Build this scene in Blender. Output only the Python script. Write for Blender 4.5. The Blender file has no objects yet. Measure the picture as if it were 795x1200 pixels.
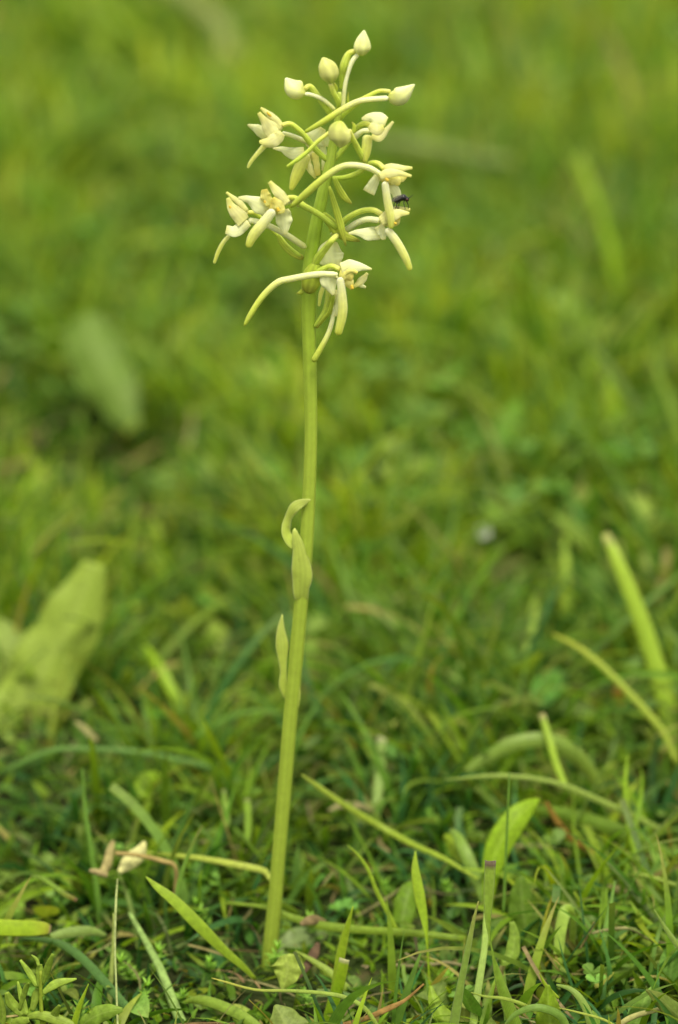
import bpy, math, random
import numpy as np
from mathutils import Vector, Matrix, noise

random.seed(7)
rng = np.random.default_rng(11)
SC = bpy.context.scene
COL = SC.collection

# ------------------------------------------------------------------ camera
TILT = math.radians(18.0)
LENS, SH = 105.0, 36.0
AX = Vector((0.0, math.cos(TILT), -math.sin(TILT)))      # view axis
UP = Vector((0.0, math.sin(TILT), math.cos(TILT)))
RT = Vector((1.0, 0.0, 0.0))


def ray(px, py):
    u = (px - 397.5) / 1200 * SH
    v = (600 - py) / 1200 * SH
    return RT * u + UP * v + AX * LENS


_d = ray(315, 1132)
CAM = -_d * (1.28 / LENS)                                 # the stem stands at the world origin
cam_d = bpy.data.cameras.new('camera')
cam = bpy.data.objects.new('camera', cam_d)
COL.objects.link(cam)
cam.location = CAM
cam.rotation_euler = (math.pi / 2 - TILT, 0, 0)
cam_d.sensor_fit = 'VERTICAL'
cam_d.sensor_height = SH
cam_d.sensor_width = 24
cam_d.lens = LENS
cam_d.clip_start = 0.05
cam_d.clip_end = 500
cam_d.dof.use_dof = True
cam_d.dof.focus_distance = 1.186
cam_d.dof.aperture_fstop = 4.9
SC.camera = cam

# ------------------------------------------------------------------ light
EL, ROT = math.radians(70), math.radians(165)
world = bpy.data.worlds.new("World")
SC.world = world
world.use_nodes = True
nt = world.node_tree
bg = nt.nodes['Background']
sky = nt.nodes.new('ShaderNodeTexSky')
sky.sky_type = 'NISHITA'
sky.sun_disc = False
sky.sun_elevation = EL
sky.sun_rotation = ROT
hs = nt.nodes.new('ShaderNodeHueSaturation')              # a thin white cloud cover: a greyer sky
hs.inputs['Saturation'].default_value = 0.12
nt.links.new(sky.outputs[0], hs.inputs['Color'])
wb = nt.nodes.new('ShaderNodeMix')                        # camera set for cloudy light: a warm white sky
wb.data_type = 'RGBA'
wb.blend_type = 'MULTIPLY'
wb.inputs[0].default_value = 1
wb.inputs[7].default_value = (1.0, 0.97, 0.80, 1)
nt.links.new(hs.outputs[0], wb.inputs[6])
nt.links.new(wb.outputs[2], bg.inputs['Color'])
bg.inputs['Strength'].default_value = 0.15
sd = bpy.data.lights.new('sun', 'SUN')
sd.energy = 2.6
sd.angle = math.radians(20)
sd.color = (1.0, 0.94, 0.74)
sun = bpy.data.objects.new('sun', sd)
COL.objects.link(sun)
sdir = Vector((math.sin(ROT) * math.cos(EL), math.cos(ROT) * math.cos(EL), math.sin(EL)))
sun.rotation_euler = sdir.to_track_quat('Z', 'Y').to_euler()
SC.view_settings.view_transform = 'Standard'
SC.view_settings.look = 'None'
SC.view_settings.gamma = 1
SC.view_settings.exposure = 0.6
SC.render.engine = 'CYCLES'
SC.cycles.use_denoising = True
SC.cycles.max_bounces = 8
SC.cycles.transmission_bounces = 6
SC.cycles.diffuse_bounces = 4


# ------------------------------------------------------------------ helpers
def W(px, py, Y):
    """the point of the vertical plane y=Y seen at photo pixel (px, py)"""
    d = ray(px, py)
    return CAM + d * ((Y - CAM.y) / d.y)


def pxm(p):
    return (p - CAM).dot(AX) * SH / 1200 / LENS


def cr(vals, n):
    """Catmull-Rom resampling of a list of control values (k, dim)"""
    v = np.asarray(vals, float)
    if v.ndim == 1:
        v = v[:, None]
    k = len(v)
    e = np.vstack([2 * v[0] - v[1], v, 2 * v[-1] - v[-2]])
    out = []
    for q in np.linspace(0, k - 1, n):
        i = min(int(q), k - 2)
        f = q - i
        a, b, c, d = e[i], e[i + 1], e[i + 2], e[i + 3]
        out.append(0.5 * (2 * b + (c - a) * f + (2 * a - 5 * b + 4 * c - d) * f * f + (3 * b - a - 3 * c + d) * f ** 3))
    return np.array(out)


def set_attrs(me, T, S, C=None):
    a = me.attributes.new('t', 'FLOAT', 'POINT')
    a.data.foreach_set('value', np.asarray(T, np.float32))
    a = me.attributes.new('s', 'FLOAT', 'POINT')
    a.data.foreach_set('value', np.asarray(S, np.float32))
    if C is not None:
        c = np.ones((len(C), 4), np.float32)
        c[:, :3] = C
        a = me.attributes.new('col', 'FLOAT_COLOR', 'POINT')
        a.data.foreach_set('color', c.ravel())


def mk(name, V, F, mat, parent=None, T=None, S=None, C=None, smooth=True):
    me = bpy.data.meshes.new(name)
    me.from_pydata([tuple(v) for v in V], [], F)
    if smooth:
        me.polygons.foreach_set('use_smooth', [True] * len(me.polygons))
    me.materials.append(mat)
    if T is not None:
        set_attrs(me, T, S, C)
    me.update()
    o = bpy.data.objects.new(name, me)
    COL.objects.link(o)
    if parent is not None:
        o.parent = parent
    return o


def tag(o, label=None, cat=None, group=None, kind=None):
    if label:
        o['label'] = label
    if cat:
        o['category'] = cat
    if group:
        o['group'] = group
    if kind:
        o['kind'] = kind
    return o


def loft(P, w, th=None, n=10, nsec=12, cup=0.0, fold=0.0, twist=0.0, ribs=0, ripple=0.0, seed=0, n0=None, rnd=False):
    """closed skin through points P (metres); w, th = width/thickness lists (metres)"""
    P = cr([tuple(p) for p in P], n)
    w = np.maximum(cr(w, n)[:, 0], 1e-5)
    th = w if th is None else np.maximum(cr(th, n)[:, 0], 2e-5)
    if rnd:                                                # softly rounded ends
        u_ = np.concatenate([[0], np.cumsum(np.linalg.norm(np.diff(P, axis=0), axis=1))])
        for e_ in (u_, u_[-1] - u_):
            q_ = np.clip((e_ + 1e-4) / (np.maximum(w, 1e-4) * .45), 0, 1)
            f_ = np.sqrt(1 - (1 - q_) ** 2)
            w = np.maximum(w * f_, 1e-5); th = np.maximum(th * f_, 1e-5)
    tw = np.radians(cr(twist, n)[:, 0]) if np.ndim(twist) else np.full(n, math.radians(twist))
    V, T, S = [], [], []
    for i in range(n):
        p = Vector(P[i])
        tan = Vector(P[min(i + 1, n - 1)] - P[max(i - 1, 0)]).normalized()
        nv = (CAM - p).normalized() if n0 is None else Vector(n0).normalized()
        nv = (nv - tan * nv.dot(tan)).normalized()
        nv = Matrix.Rotation(tw[i], 3, tan) @ nv
        b = tan.cross(nv)
        for j in range(nsec):
            a = 2 * math.pi * j / nsec
            ca, sa = math.cos(a), math.sin(a)
            r = 1 + ((0.08 if ribs < 5 else 0.018) * math.cos(ribs * a) if ribs else 0)
            x = ca * w[i] / 2 * r
            z = sa * th[i] / 2 * r - cup * w[i] * ca * ca - fold * w[i] * abs(ca)
            if ripple:
                q = noise.noise(Vector((i / (n - 1) * 4.5 + seed * 7.3, 2.0 * (ca > 0), seed * 3.1)))
                z += ripple * w[i] * q * ca * ca
                x += ripple * 0.4 * w[i] * q * ca
            V.append(p + b * x + nv * z)
            T.append(i / (n - 1))
            S.append(0.5 + 0.5 * ca)
    F = []
    for i in range(n - 1):
        for j in range(nsec):
            k = (j + 1) % nsec
            F.append((i * nsec + j, i * nsec + k, (i + 1) * nsec + k, (i + 1) * nsec + j))
    F.append(tuple(range(nsec - 1, -1, -1)))
    F.append(tuple((n - 1) * nsec + j for j in range(nsec)))
    return V, F, T, S


def join(parts):
    V, F, T, S = [], [], [], []
    for v, f, t, s in parts:
        o = len(V)
        V += v
        F += [tuple(i + o for i in q) for q in f]
        T += t
        S += s
    return V, F, T, S


# ------------------------------------------------------------------ materials
def mat_base(name):
    m = bpy.data.materials.new(name)
    m.use_nodes = True
    n = m.node_tree.nodes
    l = m.node_tree.links
    return m, n, l, n['Principled BSDF'], n['Material Output']


def plant_mat(name, stops=None, pinnate=False, rough=0.5, trans=0.35, spec=0.3, mottle=0.25, scale=420, vein=0.25, veins=9, sss=0.0, sscale=0.0016, tfac=(1.3, 1.25, 0.4), bump_d=0.00012, spots=0.0, coat=0.0):
    """stops: colours along the organ (attribute t); none = the point colour 'col'"""
    m, n, l, P, out = mat_base(name)
    if stops:
        at = n.new('ShaderNodeAttribute'); at.attribute_name = 't'
        ramp = n.new('ShaderNodeValToRGB')
        el = ramp.color_ramp.elements
        while len(el) < len(stops):
            el.new(0.5)
        for e, (p, c) in zip(el, stops):
            e.position = p
        for e, (p, c) in zip(el, stops):
            e.color = (*c, 1)
        l.new(at.outputs['Fac'], ramp.inputs['Fac'])
        base = ramp.outputs['Color']
    else:
        at = n.new('ShaderNodeAttribute'); at.attribute_name = 'col'
        base = at.outputs['Color']
    tc = n.new('ShaderNodeTexCoord')
    nz = n.new('ShaderNodeTexNoise'); nz.inputs['Scale'].default_value = scale; nz.inputs['Detail'].default_value = 4
    l.new(tc.outputs['Object'], nz.inputs['Vector'])
    mr = n.new('ShaderNodeMapRange'); mr.inputs['From Min'].default_value = 0.3; mr.inputs['From Max'].default_value = 0.7
    mr.inputs['To Min'].default_value = 1 - mottle; mr.inputs['To Max'].default_value = 1 + mottle
    l.new(nz.outputs['Fac'], mr.inputs['Value'])
    # lengthwise veins
    sa = n.new('ShaderNodeAttribute'); sa.attribute_name = 's'
    mu = n.new('ShaderNodeMath'); mu.operation = 'MULTIPLY'; mu.inputs[1].default_value = veins * 6.283
    l.new(sa.outputs['Fac'], mu.inputs[0])
    sn = n.new('ShaderNodeMath'); sn.operation = 'SINE'
    l.new(mu.outputs[0], sn.inputs[0])
    vm = n.new('ShaderNodeMath'); vm.operation = 'MULTIPLY_ADD'; vm.inputs[1].default_value = vein * 0.4; vm.inputs[2].default_value = 1
    l.new(sn.outputs[0], vm.inputs[0])
    mm = n.new('ShaderNodeMath'); mm.operation = 'MULTIPLY'
    l.new(mr.outputs[0], mm.inputs[0]); l.new(vm.outputs[0], mm.inputs[1])
    hv = n.new('ShaderNodeHueSaturation')
    l.new(mm.outputs[0], hv.inputs['Value']); l.new(base, hv.inputs['Color'])
    colr = hv.outputs['Color']
    if pinnate:
        # pale midrib and slanting side veins, from the leaf's own length (t) and width (s)
        ta = n.new('ShaderNodeAttribute'); ta.attribute_name = 't'

        def mth(op, a, b):
            q = n.new('ShaderNodeMath'); q.operation = op
            for i_, v_ in enumerate((a, b)):
                if v_ is None:
                    continue
                if isinstance(v_, (int, float)):
                    q.inputs[i_].default_value = v_
                else:
                    l.new(v_, q.inputs[i_])
            return q.outputs[0]
        off = mth('ABSOLUTE', mth('SUBTRACT', sa.outputs['Fac'], 0.5), None)
        rib = mth('SUBTRACT', 1.0, mth('MULTIPLY', off, 14.0)); rib = mth('MAXIMUM', rib, 0.0)
        sd_ = mth('SINE', mth('SUBTRACT', mth('MULTIPLY', ta.outputs['Fac'], 62.0), mth('MULTIPLY', off, 34.0)), None)
        sd_ = mth('MULTIPLY', mth('POWER', mth('MAXIMUM', sd_, 0.0), 6.0), 0.45)
        both = mth('MINIMUM', mth('ADD', rib, sd_), 1.0)
        mp = n.new('ShaderNodeMix'); mp.data_type = 'RGBA'; mp.blend_type = 'MIX'
        l.new(mth('MULTIPLY', both, 0.55), mp.inputs[0]); l.new(colr, mp.inputs[6])
        lite = n.new('ShaderNodeMix'); lite.data_type = 'RGBA'; lite.blend_type = 'ADD'; lite.inputs[0].default_value = 1
        l.new(colr, lite.inputs[6]); lite.inputs[7].default_value = (0.11, 0.12, 0.05, 1)
        l.new(lite.outputs[2], mp.inputs[7])
        colr = mp.outputs[2]
    if spots:
        n2 = n.new('ShaderNodeTexNoise'); n2.inputs['Scale'].default_value = scale * 1.7
        l.new(tc.outputs['Object'], n2.inputs['Vector'])
        r2 = n.new('ShaderNodeMapRange'); r2.inputs['From Min'].default_value = 0.66; r2.inputs['From Max'].default_value = 0.72
        r2.inputs['To Max'].default_value = spots
        l.new(n2.outputs['Fac'], r2.inputs['Value'])
        mx0 = n.new('ShaderNodeMix'); mx0.data_type = 'RGBA'
        l.new(r2.outputs[0], mx0.inputs[0]); l.new(colr, mx0.inputs[6]); mx0.inputs[7].default_value = (0.16, 0.10, 0.03, 1)
        colr = mx0.outputs[2]
    l.new(colr, P.inputs['Base Color'])
    P.inputs['Roughness'].default_value = rough
    P.inputs['Specular IOR Level'].default_value = spec
    if sss:
        P.inputs['Subsurface Weight'].default_value = sss
        P.inputs['Subsurface Radius'].default_value = (1.0, 0.95, 0.6)
        P.inputs['Subsurface Scale'].default_value = sscale
    ad = n.new('ShaderNodeMath'); ad.operation = 'MULTIPLY_ADD'; ad.inputs[1].default_value = vein
    l.new(sn.outputs[0], ad.inputs[0]); l.new(nz.outputs['Fac'], ad.inputs[2])
    bp = n.new('ShaderNodeBump'); bp.inputs['Strength'].default_value = 0.5; bp.inputs['Distance'].default_value = bump_d
    l.new(ad.outputs[0], bp.inputs['Height']); l.new(bp.outputs[0], P.inputs['Normal'])
    if trans:
        tr = n.new('ShaderNodeBsdfTranslucent')
        mc = n.new('ShaderNodeMix'); mc.data_type = 'RGBA'; mc.blend_type = 'MULTIPLY'; mc.inputs[0].default_value = 1
        mc.inputs[7].default_value = (*tfac, 1)
        l.new(colr, mc.inputs[6]); l.new(mc.outputs[2], tr.inputs['Color'])
        ms = n.new('ShaderNodeMixShader'); ms.inputs[0].default_value = trans
        l.new(P.outputs[0], ms.inputs[1]); l.new(tr.outputs[0], ms.inputs[2]); l.new(ms.outputs[0], out.inputs['Surface'])
    return m


CREAM = (0.78, 0.77, 0.48)
WHITE = (0.87, 0.90, 0.51)
YEL = (0.74, 0.72, 0.22)
LIME = (0.56, 0.63, 0.11)
OLIVE = (0.36, 0.44, 0.05)
GREEN = (0.20, 0.30, 0.03)

M = {}
M['stem'] = plant_mat('stem_green', [(0, (0.29, 0.38, 0.045)), (0.45, (0.36, 0.47, 0.055)), (0.7, (0.32, 0.47, 0.04)), (1, (0.52, 0.62, 0.11))], trans=0.0, sss=0.35, vein=0.13, veins=3, mottle=0.07, scale=300, rough=0.42, spots=0.12)
M['sheath'] = plant_mat('sheath_leaf', [(0, (0.38, 0.48, 0.07)), (0.6, (0.42, 0.51, 0.09)), (1, (0.46, 0.53, 0.13))], trans=0.06, vein=0.12, veins=4, mottle=0.06, spots=0.25, sss=0.4, spec=0.2)
M['bract'] = plant_mat('bract_green', [(0, (0.38, 0.48, 0.05)), (0.7, (0.44, 0.52, 0.06)), (1, (0.30, 0.3, 0.04))], trans=0.05, vein=0.3, veins=3, mottle=0.1, sss=0.4, spec=0.2)
M['basal'] = plant_mat('basal_leaf', [(0, (0.20, 0.28, 0.06)), (0.6, (0.14, 0.20, 0.07)), (1, (0.13, 0.17, 0.06))], trans=0.1, vein=0.2, veins=4, mottle=0.2, spots=0.4)
M['ovary'] = plant_mat('ovary_green', [(0, YEL), (0.25, (0.58, 0.67, 0.12)), (1, (0.43, 0.56, 0.07))], trans=0.05, sss=0.8, sscale=0.0025, vein=0.18, veins=3, mottle=0.1, spec=0.2)
M['spur'] = plant_mat('spur', [(0, WHITE), (0.3, (0.78, 0.78, 0.40)), (0.7, LIME), (1, OLIVE)], trans=0.05, sss=0.8, sscale=0.0025, vein=0.05, mottle=0.08, spec=0.2)
M['spur_pale'] = plant_mat('spur_pale', [(0, WHITE), (0.6, (0.72, 0.73, 0.44)), (1, (0.55, 0.58, 0.2))], trans=0.05, sss=0.8, sscale=0.0025, vein=0.05, mottle=0.08, spec=0.2)
M['sepal'] = plant_mat('sepal_white', [(0, (0.80, 0.78, 0.36)), (0.35, WHITE), (0.8, WHITE), (1, (0.78, 0.76, 0.30))], trans=0.14, sss=0.3, sscale=0.0005, vein=0.1, veins=4, mottle=0.03, tfac=(1, 1, 0.8), bump_d=5e-05, spec=0.2)
M['hood'] = plant_mat('hood_cream', [(0, (0.80, 0.78, 0.30)), (0.5, (0.86, 0.83, 0.40)), (1, (0.78, 0.76, 0.22))], trans=0.14, sss=0.3, sscale=0.0005, vein=0.1, veins=4, mottle=0.03, tfac=(1, 1, 0.7), bump_d=5e-05, spec=0.2)
M['yellow'] = plant_mat('petal_yellow', [(0, (0.74, 0.70, 0.19)), (0.6, (0.78, 0.74, 0.24)), (1, (0.76, 0.66, 0.14))], trans=0.14, sss=0.3, sscale=0.0005, vein=0.1, veins=4, mottle=0.03, tfac=(1, 1, 0.7), bump_d=5e-05, spec=0.2)
M['lip'] = plant_mat('lip', [(0, (0.82, 0.81, 0.50)), (0.4, (0.76, 0.77, 0.30)), (1, (0.55, 0.60, 0.08))], trans=0.05, sss=0.8, sscale=0.0025, vein=0.1, veins=3, mottle=0.08, spec=0.2)
M['lip_green'] = plant_mat('lip_green', [(0, (0.72, 0.73, 0.26)), (0.4, (0.64, 0.67, 0.17)), (1, (0.58, 0.62, 0.10))], trans=0.05, sss=0.8, sscale=0.0025, vein=0.1, veins=3, mottle=0.08, spec=0.2)
M['bud'] = plant_mat('bud_cream', [(0, (0.46, 0.54, 0.10)), (0.4, (0.63, 0.64, 0.22)), (1, (0.60, 0.62, 0.20))], trans=0.04, sss=0.8, sscale=0.0018, vein=0.3, veins=2, mottle=0.06, scale=250, spec=0.2)
M['bud_white'] = plant_mat('bud_white', [(0, (0.62, 0.66, 0.16)), (0.4, (0.76, 0.78, 0.33)), (1, (0.80, 0.84, 0.42))], trans=0.04, sss=0.8, sscale=0.0018, vein=0.25, veins=2, mottle=0.06, scale=250, spec=0.2)
M['leaf'] = plant_mat('leaf_blade', None, rough=0.42, trans=0.12, spec=0.28, mottle=0.16, vein=0.3, veins=8, bump_d=0.0002, sss=0.35)
M['herb'] = plant_mat('herb_leaf', None, pinnate=True, spots=0.3, rough=0.5, trans=0.32, spec=0.2, mottle=0.22, vein=0.12, veins=2, scale=500, bump_d=0.0004)
M['sward'] = plant_mat('sward_grass', None, rough=0.45, trans=0.45, spec=0.2, mottle=0.18, vein=0.15, veins=5, scale=200)
M['straw'] = plant_mat('dry_straw', None, rough=0.7, trans=0.1, spec=0.15, mottle=0.35, vein=0.3, veins=6, scale=350, tfac=(1, .9, .6))


def simple(name, c, rough, spec=0.5, coat=0):
    m, n, l, P, out = mat_base(name)
    tc = n.new('ShaderNodeTexCoord'); nz = n.new('ShaderNodeTexNoise'); nz.inputs['Scale'].default_value = 900
    l.new(tc.outputs['Object'], nz.inputs['Vector'])
    r = n.new('ShaderNodeValToRGB')
    r.color_ramp.elements[0].color = (*[x * 0.6 for x in c], 1); r.color_ramp.elements[1].color = (*[min(1, x * 1.4) for x in c], 1)
    l.new(nz.outputs['Fac'], r.inputs['Fac']); l.new(r.outputs[0], P.inputs['Base Color'])
    P.inputs['Roughness'].default_value = rough; P.inputs['Specular IOR Level'].default_value = spec
    P.inputs['Coat Weight'].default_value = coat
    return m


M['fly'] = simple('fly_black', (0.006, 0.006, 0.009), 0.35, 0.6)
M['fly_eye'] = simple('fly_eye_red', (0.05, 0.008, 0.006), 0.25, 0.6)
M['anther'] = simple('anther_orange', (0.70, 0.48, 0.05), 0.5, 0.3)
M['cut'] = simple('browned_edge', (0.16, 0.10, 0.05), 0.8, 0.1)
M['petal'] = simple('daisy_white', (0.85, 0.85, 0.8), 0.5, 0.3)

# wing: a thin smoky sheet
m, n, l, P, out = mat_base('fly_wing')
P.inputs['Base Color'].default_value = (0.12, 0.11, 0.10, 1); P.inputs['Roughness'].default_value = 0.2
P.inputs['Alpha'].default_value = 0.3
M['wing'] = m

# soil and thatch
m, n, l, P, out = mat_base('soil')
tc = n.new('ShaderNodeTexCoord'); nz = n.new('ShaderNodeTexNoise'); nz.inputs['Scale'].default_value = 35; nz.inputs['Detail'].default_value = 8
l.new(tc.outputs['Object'], nz.inputs['Vector'])
r = n.new('ShaderNodeValToRGB'); e = r.color_ramp.elements
e[0].position = 0.3; e[0].color = (0.02, 0.017, 0.009, 1); e[1].position = 0.62; e[1].color = (0.035, 0.06, 0.012, 1)
x = e.new(0.75); x.color = (0.08, 0.065, 0.03, 1)
l.new(nz.outputs['Fac'], r.inputs['Fac']); l.new(r.outputs[0], P.inputs['Base Color'])
P.inputs['Roughness'].default_value = 0.95; P.inputs['Specular IOR Level'].default_value = 0.1
bp = n.new('ShaderNodeBump'); bp.inputs['Distance'].default_value = 0.01; l.new(nz.outputs['Fac'], bp.inputs['Height']); l.new(bp.outputs[0], P.inputs['Normal'])
M['soil'] = m


# ------------------------------------------------------------------ the ground
def gh(x, y):
    """height of the ground (slight bumps), 0 at the stem"""
    x = np.asarray(x, float); y = np.asarray(y, float)
    b = 0.006 * np.sin(x * 23 + 1.3) * np.sin(y * 19 + .4) + 0.008 * np.sin(x * 9 + y * 6) * np.sin(y * 7 - x * 3 + 1)
    return b * np.clip((x * x + y * y) / 0.02, 0, 1) - 0.001


gx = np.concatenate([-np.geomspace(250, 1.6, 14), np.linspace(-1.5, 1.5, 76), np.geomspace(1.6, 250, 14)])
gy = np.concatenate([-np.geomspace(250, 1.3, 14), np.linspace(-1.2, 6.5, 150), np.geomspace(6.8, 250, 14)])
GX, GY = np.meshgrid(gx, gy)
GZ = gh(GX, GY)
nx, ny = len(gx), len(gy)
V = np.stack([GX.ravel(), GY.ravel(), GZ.ravel()], 1)
F = [(j * nx + i, j * nx + i + 1, (j + 1) * nx + i + 1, (j + 1) * nx + i) for j in range(ny - 1) for i in range(nx - 1)]
g = mk('ground', V, F, M['soil'])
tag(g, kind='structure')

# ------------------------------------------------------------------ the orchid
orchid = bpy.data.objects.new('butterfly_orchid', None)
COL.objects.link(orchid)
tag(orchid, 'tall pale green stem with loose spike of creamy white butterfly orchid flowers and buds', 'orchid')


def O(name, pts, w, mat, d=0.0, th=None, parent=None, label=None, n=None, **k):
    """an organ of the plant; pts in photo pixels, d = millimetres behind (+) or before (-) the stem's plane; w in pixels"""
    m_ = len(pts)
    ds = np.interp(np.linspace(0, 1, m_), np.linspace(0, 1, len(d)), d) if np.ndim(d) else [d] * m_
    P = [W(p[0], p[1], dd / 1000) for p, dd in zip(pts, ds)]
    s = pxm(P[0])
    w_ = [x * s * (0.9 if mat in ('spur', 'spur_pale', 'ovary') else 1.0) for x in w]
    if len(w_) != m_:
        w_ = list(np.interp(np.linspace(0, 1, m_), np.linspace(0, 1, len(w_)), w_))
    if th is None:
        t_ = w_
    elif np.ndim(th) == 0:
        t_ = [max(x * th, 0.7 * s) for x in w_]
    else:
        t_ = [x * s for x in th]
    n = n or max(16, 7 * m_)
    k.setdefault('rnd', True)
    v, f, T, S = loft(P, w_, t_, n=n, **k)
    if name is None:
        return v, f, T, S
    o = mk(name, v, f, M[mat], parent if parent is not None else orchid, T, S)
    if label:
        o['label'] = label
    return o


stem_px = [(315, 1142), (317, 1110), (322, 1060), (327, 1000), (333, 930), (340, 845), (346, 785), (353, 705), (359, 640), (363, 560), (364.5, 500), (363.5, 440),
           (362, 380), (362, 340), (365, 300), (371, 262), (379, 225), (386, 195), (392, 160), (396, 140), (398, 122), (398, 108)]
stem_w = [18, 18, 17, 16, 16.5, 16.5, 16, 16, 15.5, 14.5, 14, 14.5, 15.5, 17, 16, 14, 13, 11, 9, 7.5, 6.5, 4]
O('stem', stem_px, stem_w, 'stem', rnd=False, th=0.98, n=120, nsec=36, ribs=9)

# leaf sheaths on the stem
up = join([O(None, [(354, 706), (353, 692), (354, 672), (351, 645), (346, 624), (345.5, 619)], [14, 19, 24.5, 16, 6.5, 1.5], None, d=(-2.3, -3.2, -3.6, -3.4, -3.0, -2), th=0.04, cup=0.1, ripple=.08, nsec=14, n=26),
           O(None, [(347, 642), (340, 633), (335.5, 622), (338, 607), (345, 595), (355, 589), (364, 585.5)], [9, 13, 13, 9, 13, 9, 1.5], None, d=(-2.4, -1, 0, 0, -2, -3, -4), th=0.04, cup=0.03, nsec=14, n=30, twist=[0, 20, 35, -10, -20, 0, 10])])
mk('stem_leaf', *up[:2], M['sheath'], orchid, up[2], up[3])['label'] = 'curling upper stem leaf with twisted tip'
lo = join([O(None, [(336, 820), (332, 803), (332.5, 788), (331.5, 773), (331, 757), (329.5, 738), (331, 720)], [4, 10, 8, 10.5, 15.5, 9.5, 1.2], None, d=1, th=0.09, cup=0.1, nsec=14, n=26),
           O(None, [(348, 832), (349.5, 815), (350, 796)], [4, 6, 2], None, d=-1, th=0.5, n=10)])
mk('stem_leaf', *lo[:2], M['sheath'], orchid, lo[2], lo[3])['label'] = 'small narrow lower stem leaf'
O('basal_leaf', [(316, 1136), (334, 1118), (352, 1106), (372, 1098), (385, 1095)], [12, 36, 42, 26, 3], 'basal', d=(0, 6, 12, 18, 24), th=0.04, cup=0.08, ripple=0.15)

# bracts
for pts, w, d, lab in [
        ([(371, 308), (366, 325), (361, 344)], [13, 24, 15], -3, None),
        ([(362, 334), (354, 342), (348, 344)], [8, 6, 1.5], -2, None),
        ([(392, 208), (396, 218), (403, 230), (412.5, 239)], [5, 7, 8, 2], -3, None),
        ([(386, 218), (391, 235), (396, 252), (401, 270), (405.5, 288)], [4, 6.5, 8.5, 8, 1.5], -8, None),
        ([(378, 250), (388, 261), (401, 275), (422, 282.5)], [8, 12, 12, 3], -5, None),
        ([(326, 275), (331, 285), (342, 296), (356, 303)], [4, 7, 8, 7], 0, None),
        ([(390, 112), (394, 104), (392, 97)], [5, 5, 2], 1, None),
        ([(414, 156), (415.5, 148), (412.5, 143)], [5, 4.5, 1.5], -4, None),
        ([(409, 128), (408, 118), (408.5, 108)], [3, 3, 1], 0, None)]:
    O('bract', pts, w, 'bract', d=d, th=0.35, n=16)


def bud(body, w, d, ovary, ow, spur, sw, od=None, sd=None, mat='bud_white', label=None, th=0.85, smat='spur_pale', **k):
    b = O('flower_bud', body, w, mat, d=d, th=th, n=24, nsec=18, label=label, ribs=3, **k)
    O('ovary', ovary, ow, 'ovary', d=od if od is not None else (d, 0), parent=b, th=1.0)
    if spur:
        O('spur', spur, sw, smat, d=sd if sd is not None else (d, -3), parent=b, th=1.0)
    return b


bud([(424.5, 65.5), (424, 57), (425, 47), (427, 35.5)], [10, 20, 16, 2], -2,
    [(418, 59), (409, 63), (404, 76), (401, 90), (400, 104)], [5, 8, 12, 8, 5],
    [(420, 63), (413, 72), (408, 86), (404, 104), (402, 130)], [6, 6, 5, 5.5, 5], sd=(-2, -5), label='topmost closed cream bud')
bud([(388, 98), (386, 88), (382, 77), (378.5, 67.5)], [9, 22, 20, 4], -4, [(387, 97), (391, 108), (396, 118), (398, 128)], [6, 7, 7, 6], None, None, mat='bud', label='second bud from the top, yellowish and ribbed')
bud([(358, 110), (350, 107.5), (342, 102), (335, 91.5)], [9, 22, 21, 3], -3,
    [(357, 104), (364, 101.5), (373, 113), (386, 131), (392, 138)], [6, 7, 8, 8, 6],
    [(356, 110), (365, 111), (379, 117), (393, 129)], [5, 5, 5.5, 5], label='pointed cream bud on the left of the tip')
bud([(455.5, 111.5), (463, 113), (472, 110), (486, 99)], [10, 20, 20, 2], -3,
    [(458, 107), (445, 106.5), (433, 112), (418, 121), (406, 131), (398, 140)], [5, 5, 6, 8, 7, 6],
    [(456, 115), (433, 116.5), (418, 119.5), (400, 129), (380, 142), (357.5, 155)], [7, 7, 7.5, 8, 8, 5], sd=(-3, -5, -6, -6), smat='spur', label='pointed bud on the right with a long curved spur')
bud([(399.5, 142), (398, 152), (400, 163), (399, 173)], [12, 24, 25, 6], -13,
    [(409, 152), (414, 163), (419, 173), (428, 190), (431, 197)], [6, 7, 8, 8, 6],
    [(388, 154), (374, 164.5), (361.5, 177), (349, 187), (336, 195.5)], [5, 5.5, 5.5, 6, 3], od=(-12, -8, -4, 0), sd=(-12, -14), mat='bud', smat='ovary', label='rounded bud facing forward before the stem')

FL = []


def flower(label, parts):
    """first entry is the centre (column), the others are its sub-parts"""
    root = None
    for name, pts, w, mat, d, kw in parts:
        kw = dict(kw)
        if mat in ('sepal', 'hood', 'yellow'):
            kw.setdefault('th', 0.05); kw.setdefault('cup', 0.09); kw.setdefault('ripple', 0.17); kw.setdefault('rnd', False)
        elif mat in ('lip', 'lip_green'):
            kw.setdefault('th', 0.3); kw.setdefault('cup', 0.12)
        else:
            kw.setdefault('th', 1.0)
        kw.setdefault('seed', len(FL) + len(name) * 0.37)
        root_is = root is None
        o = O('flower' if root_is else name, pts, w, mat, d=d, parent=None if root_is else root, n=32, nsec=16, **kw)
        if root_is:
            root = o
            root['label'] = label
    FL.append(root)
    return root


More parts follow.
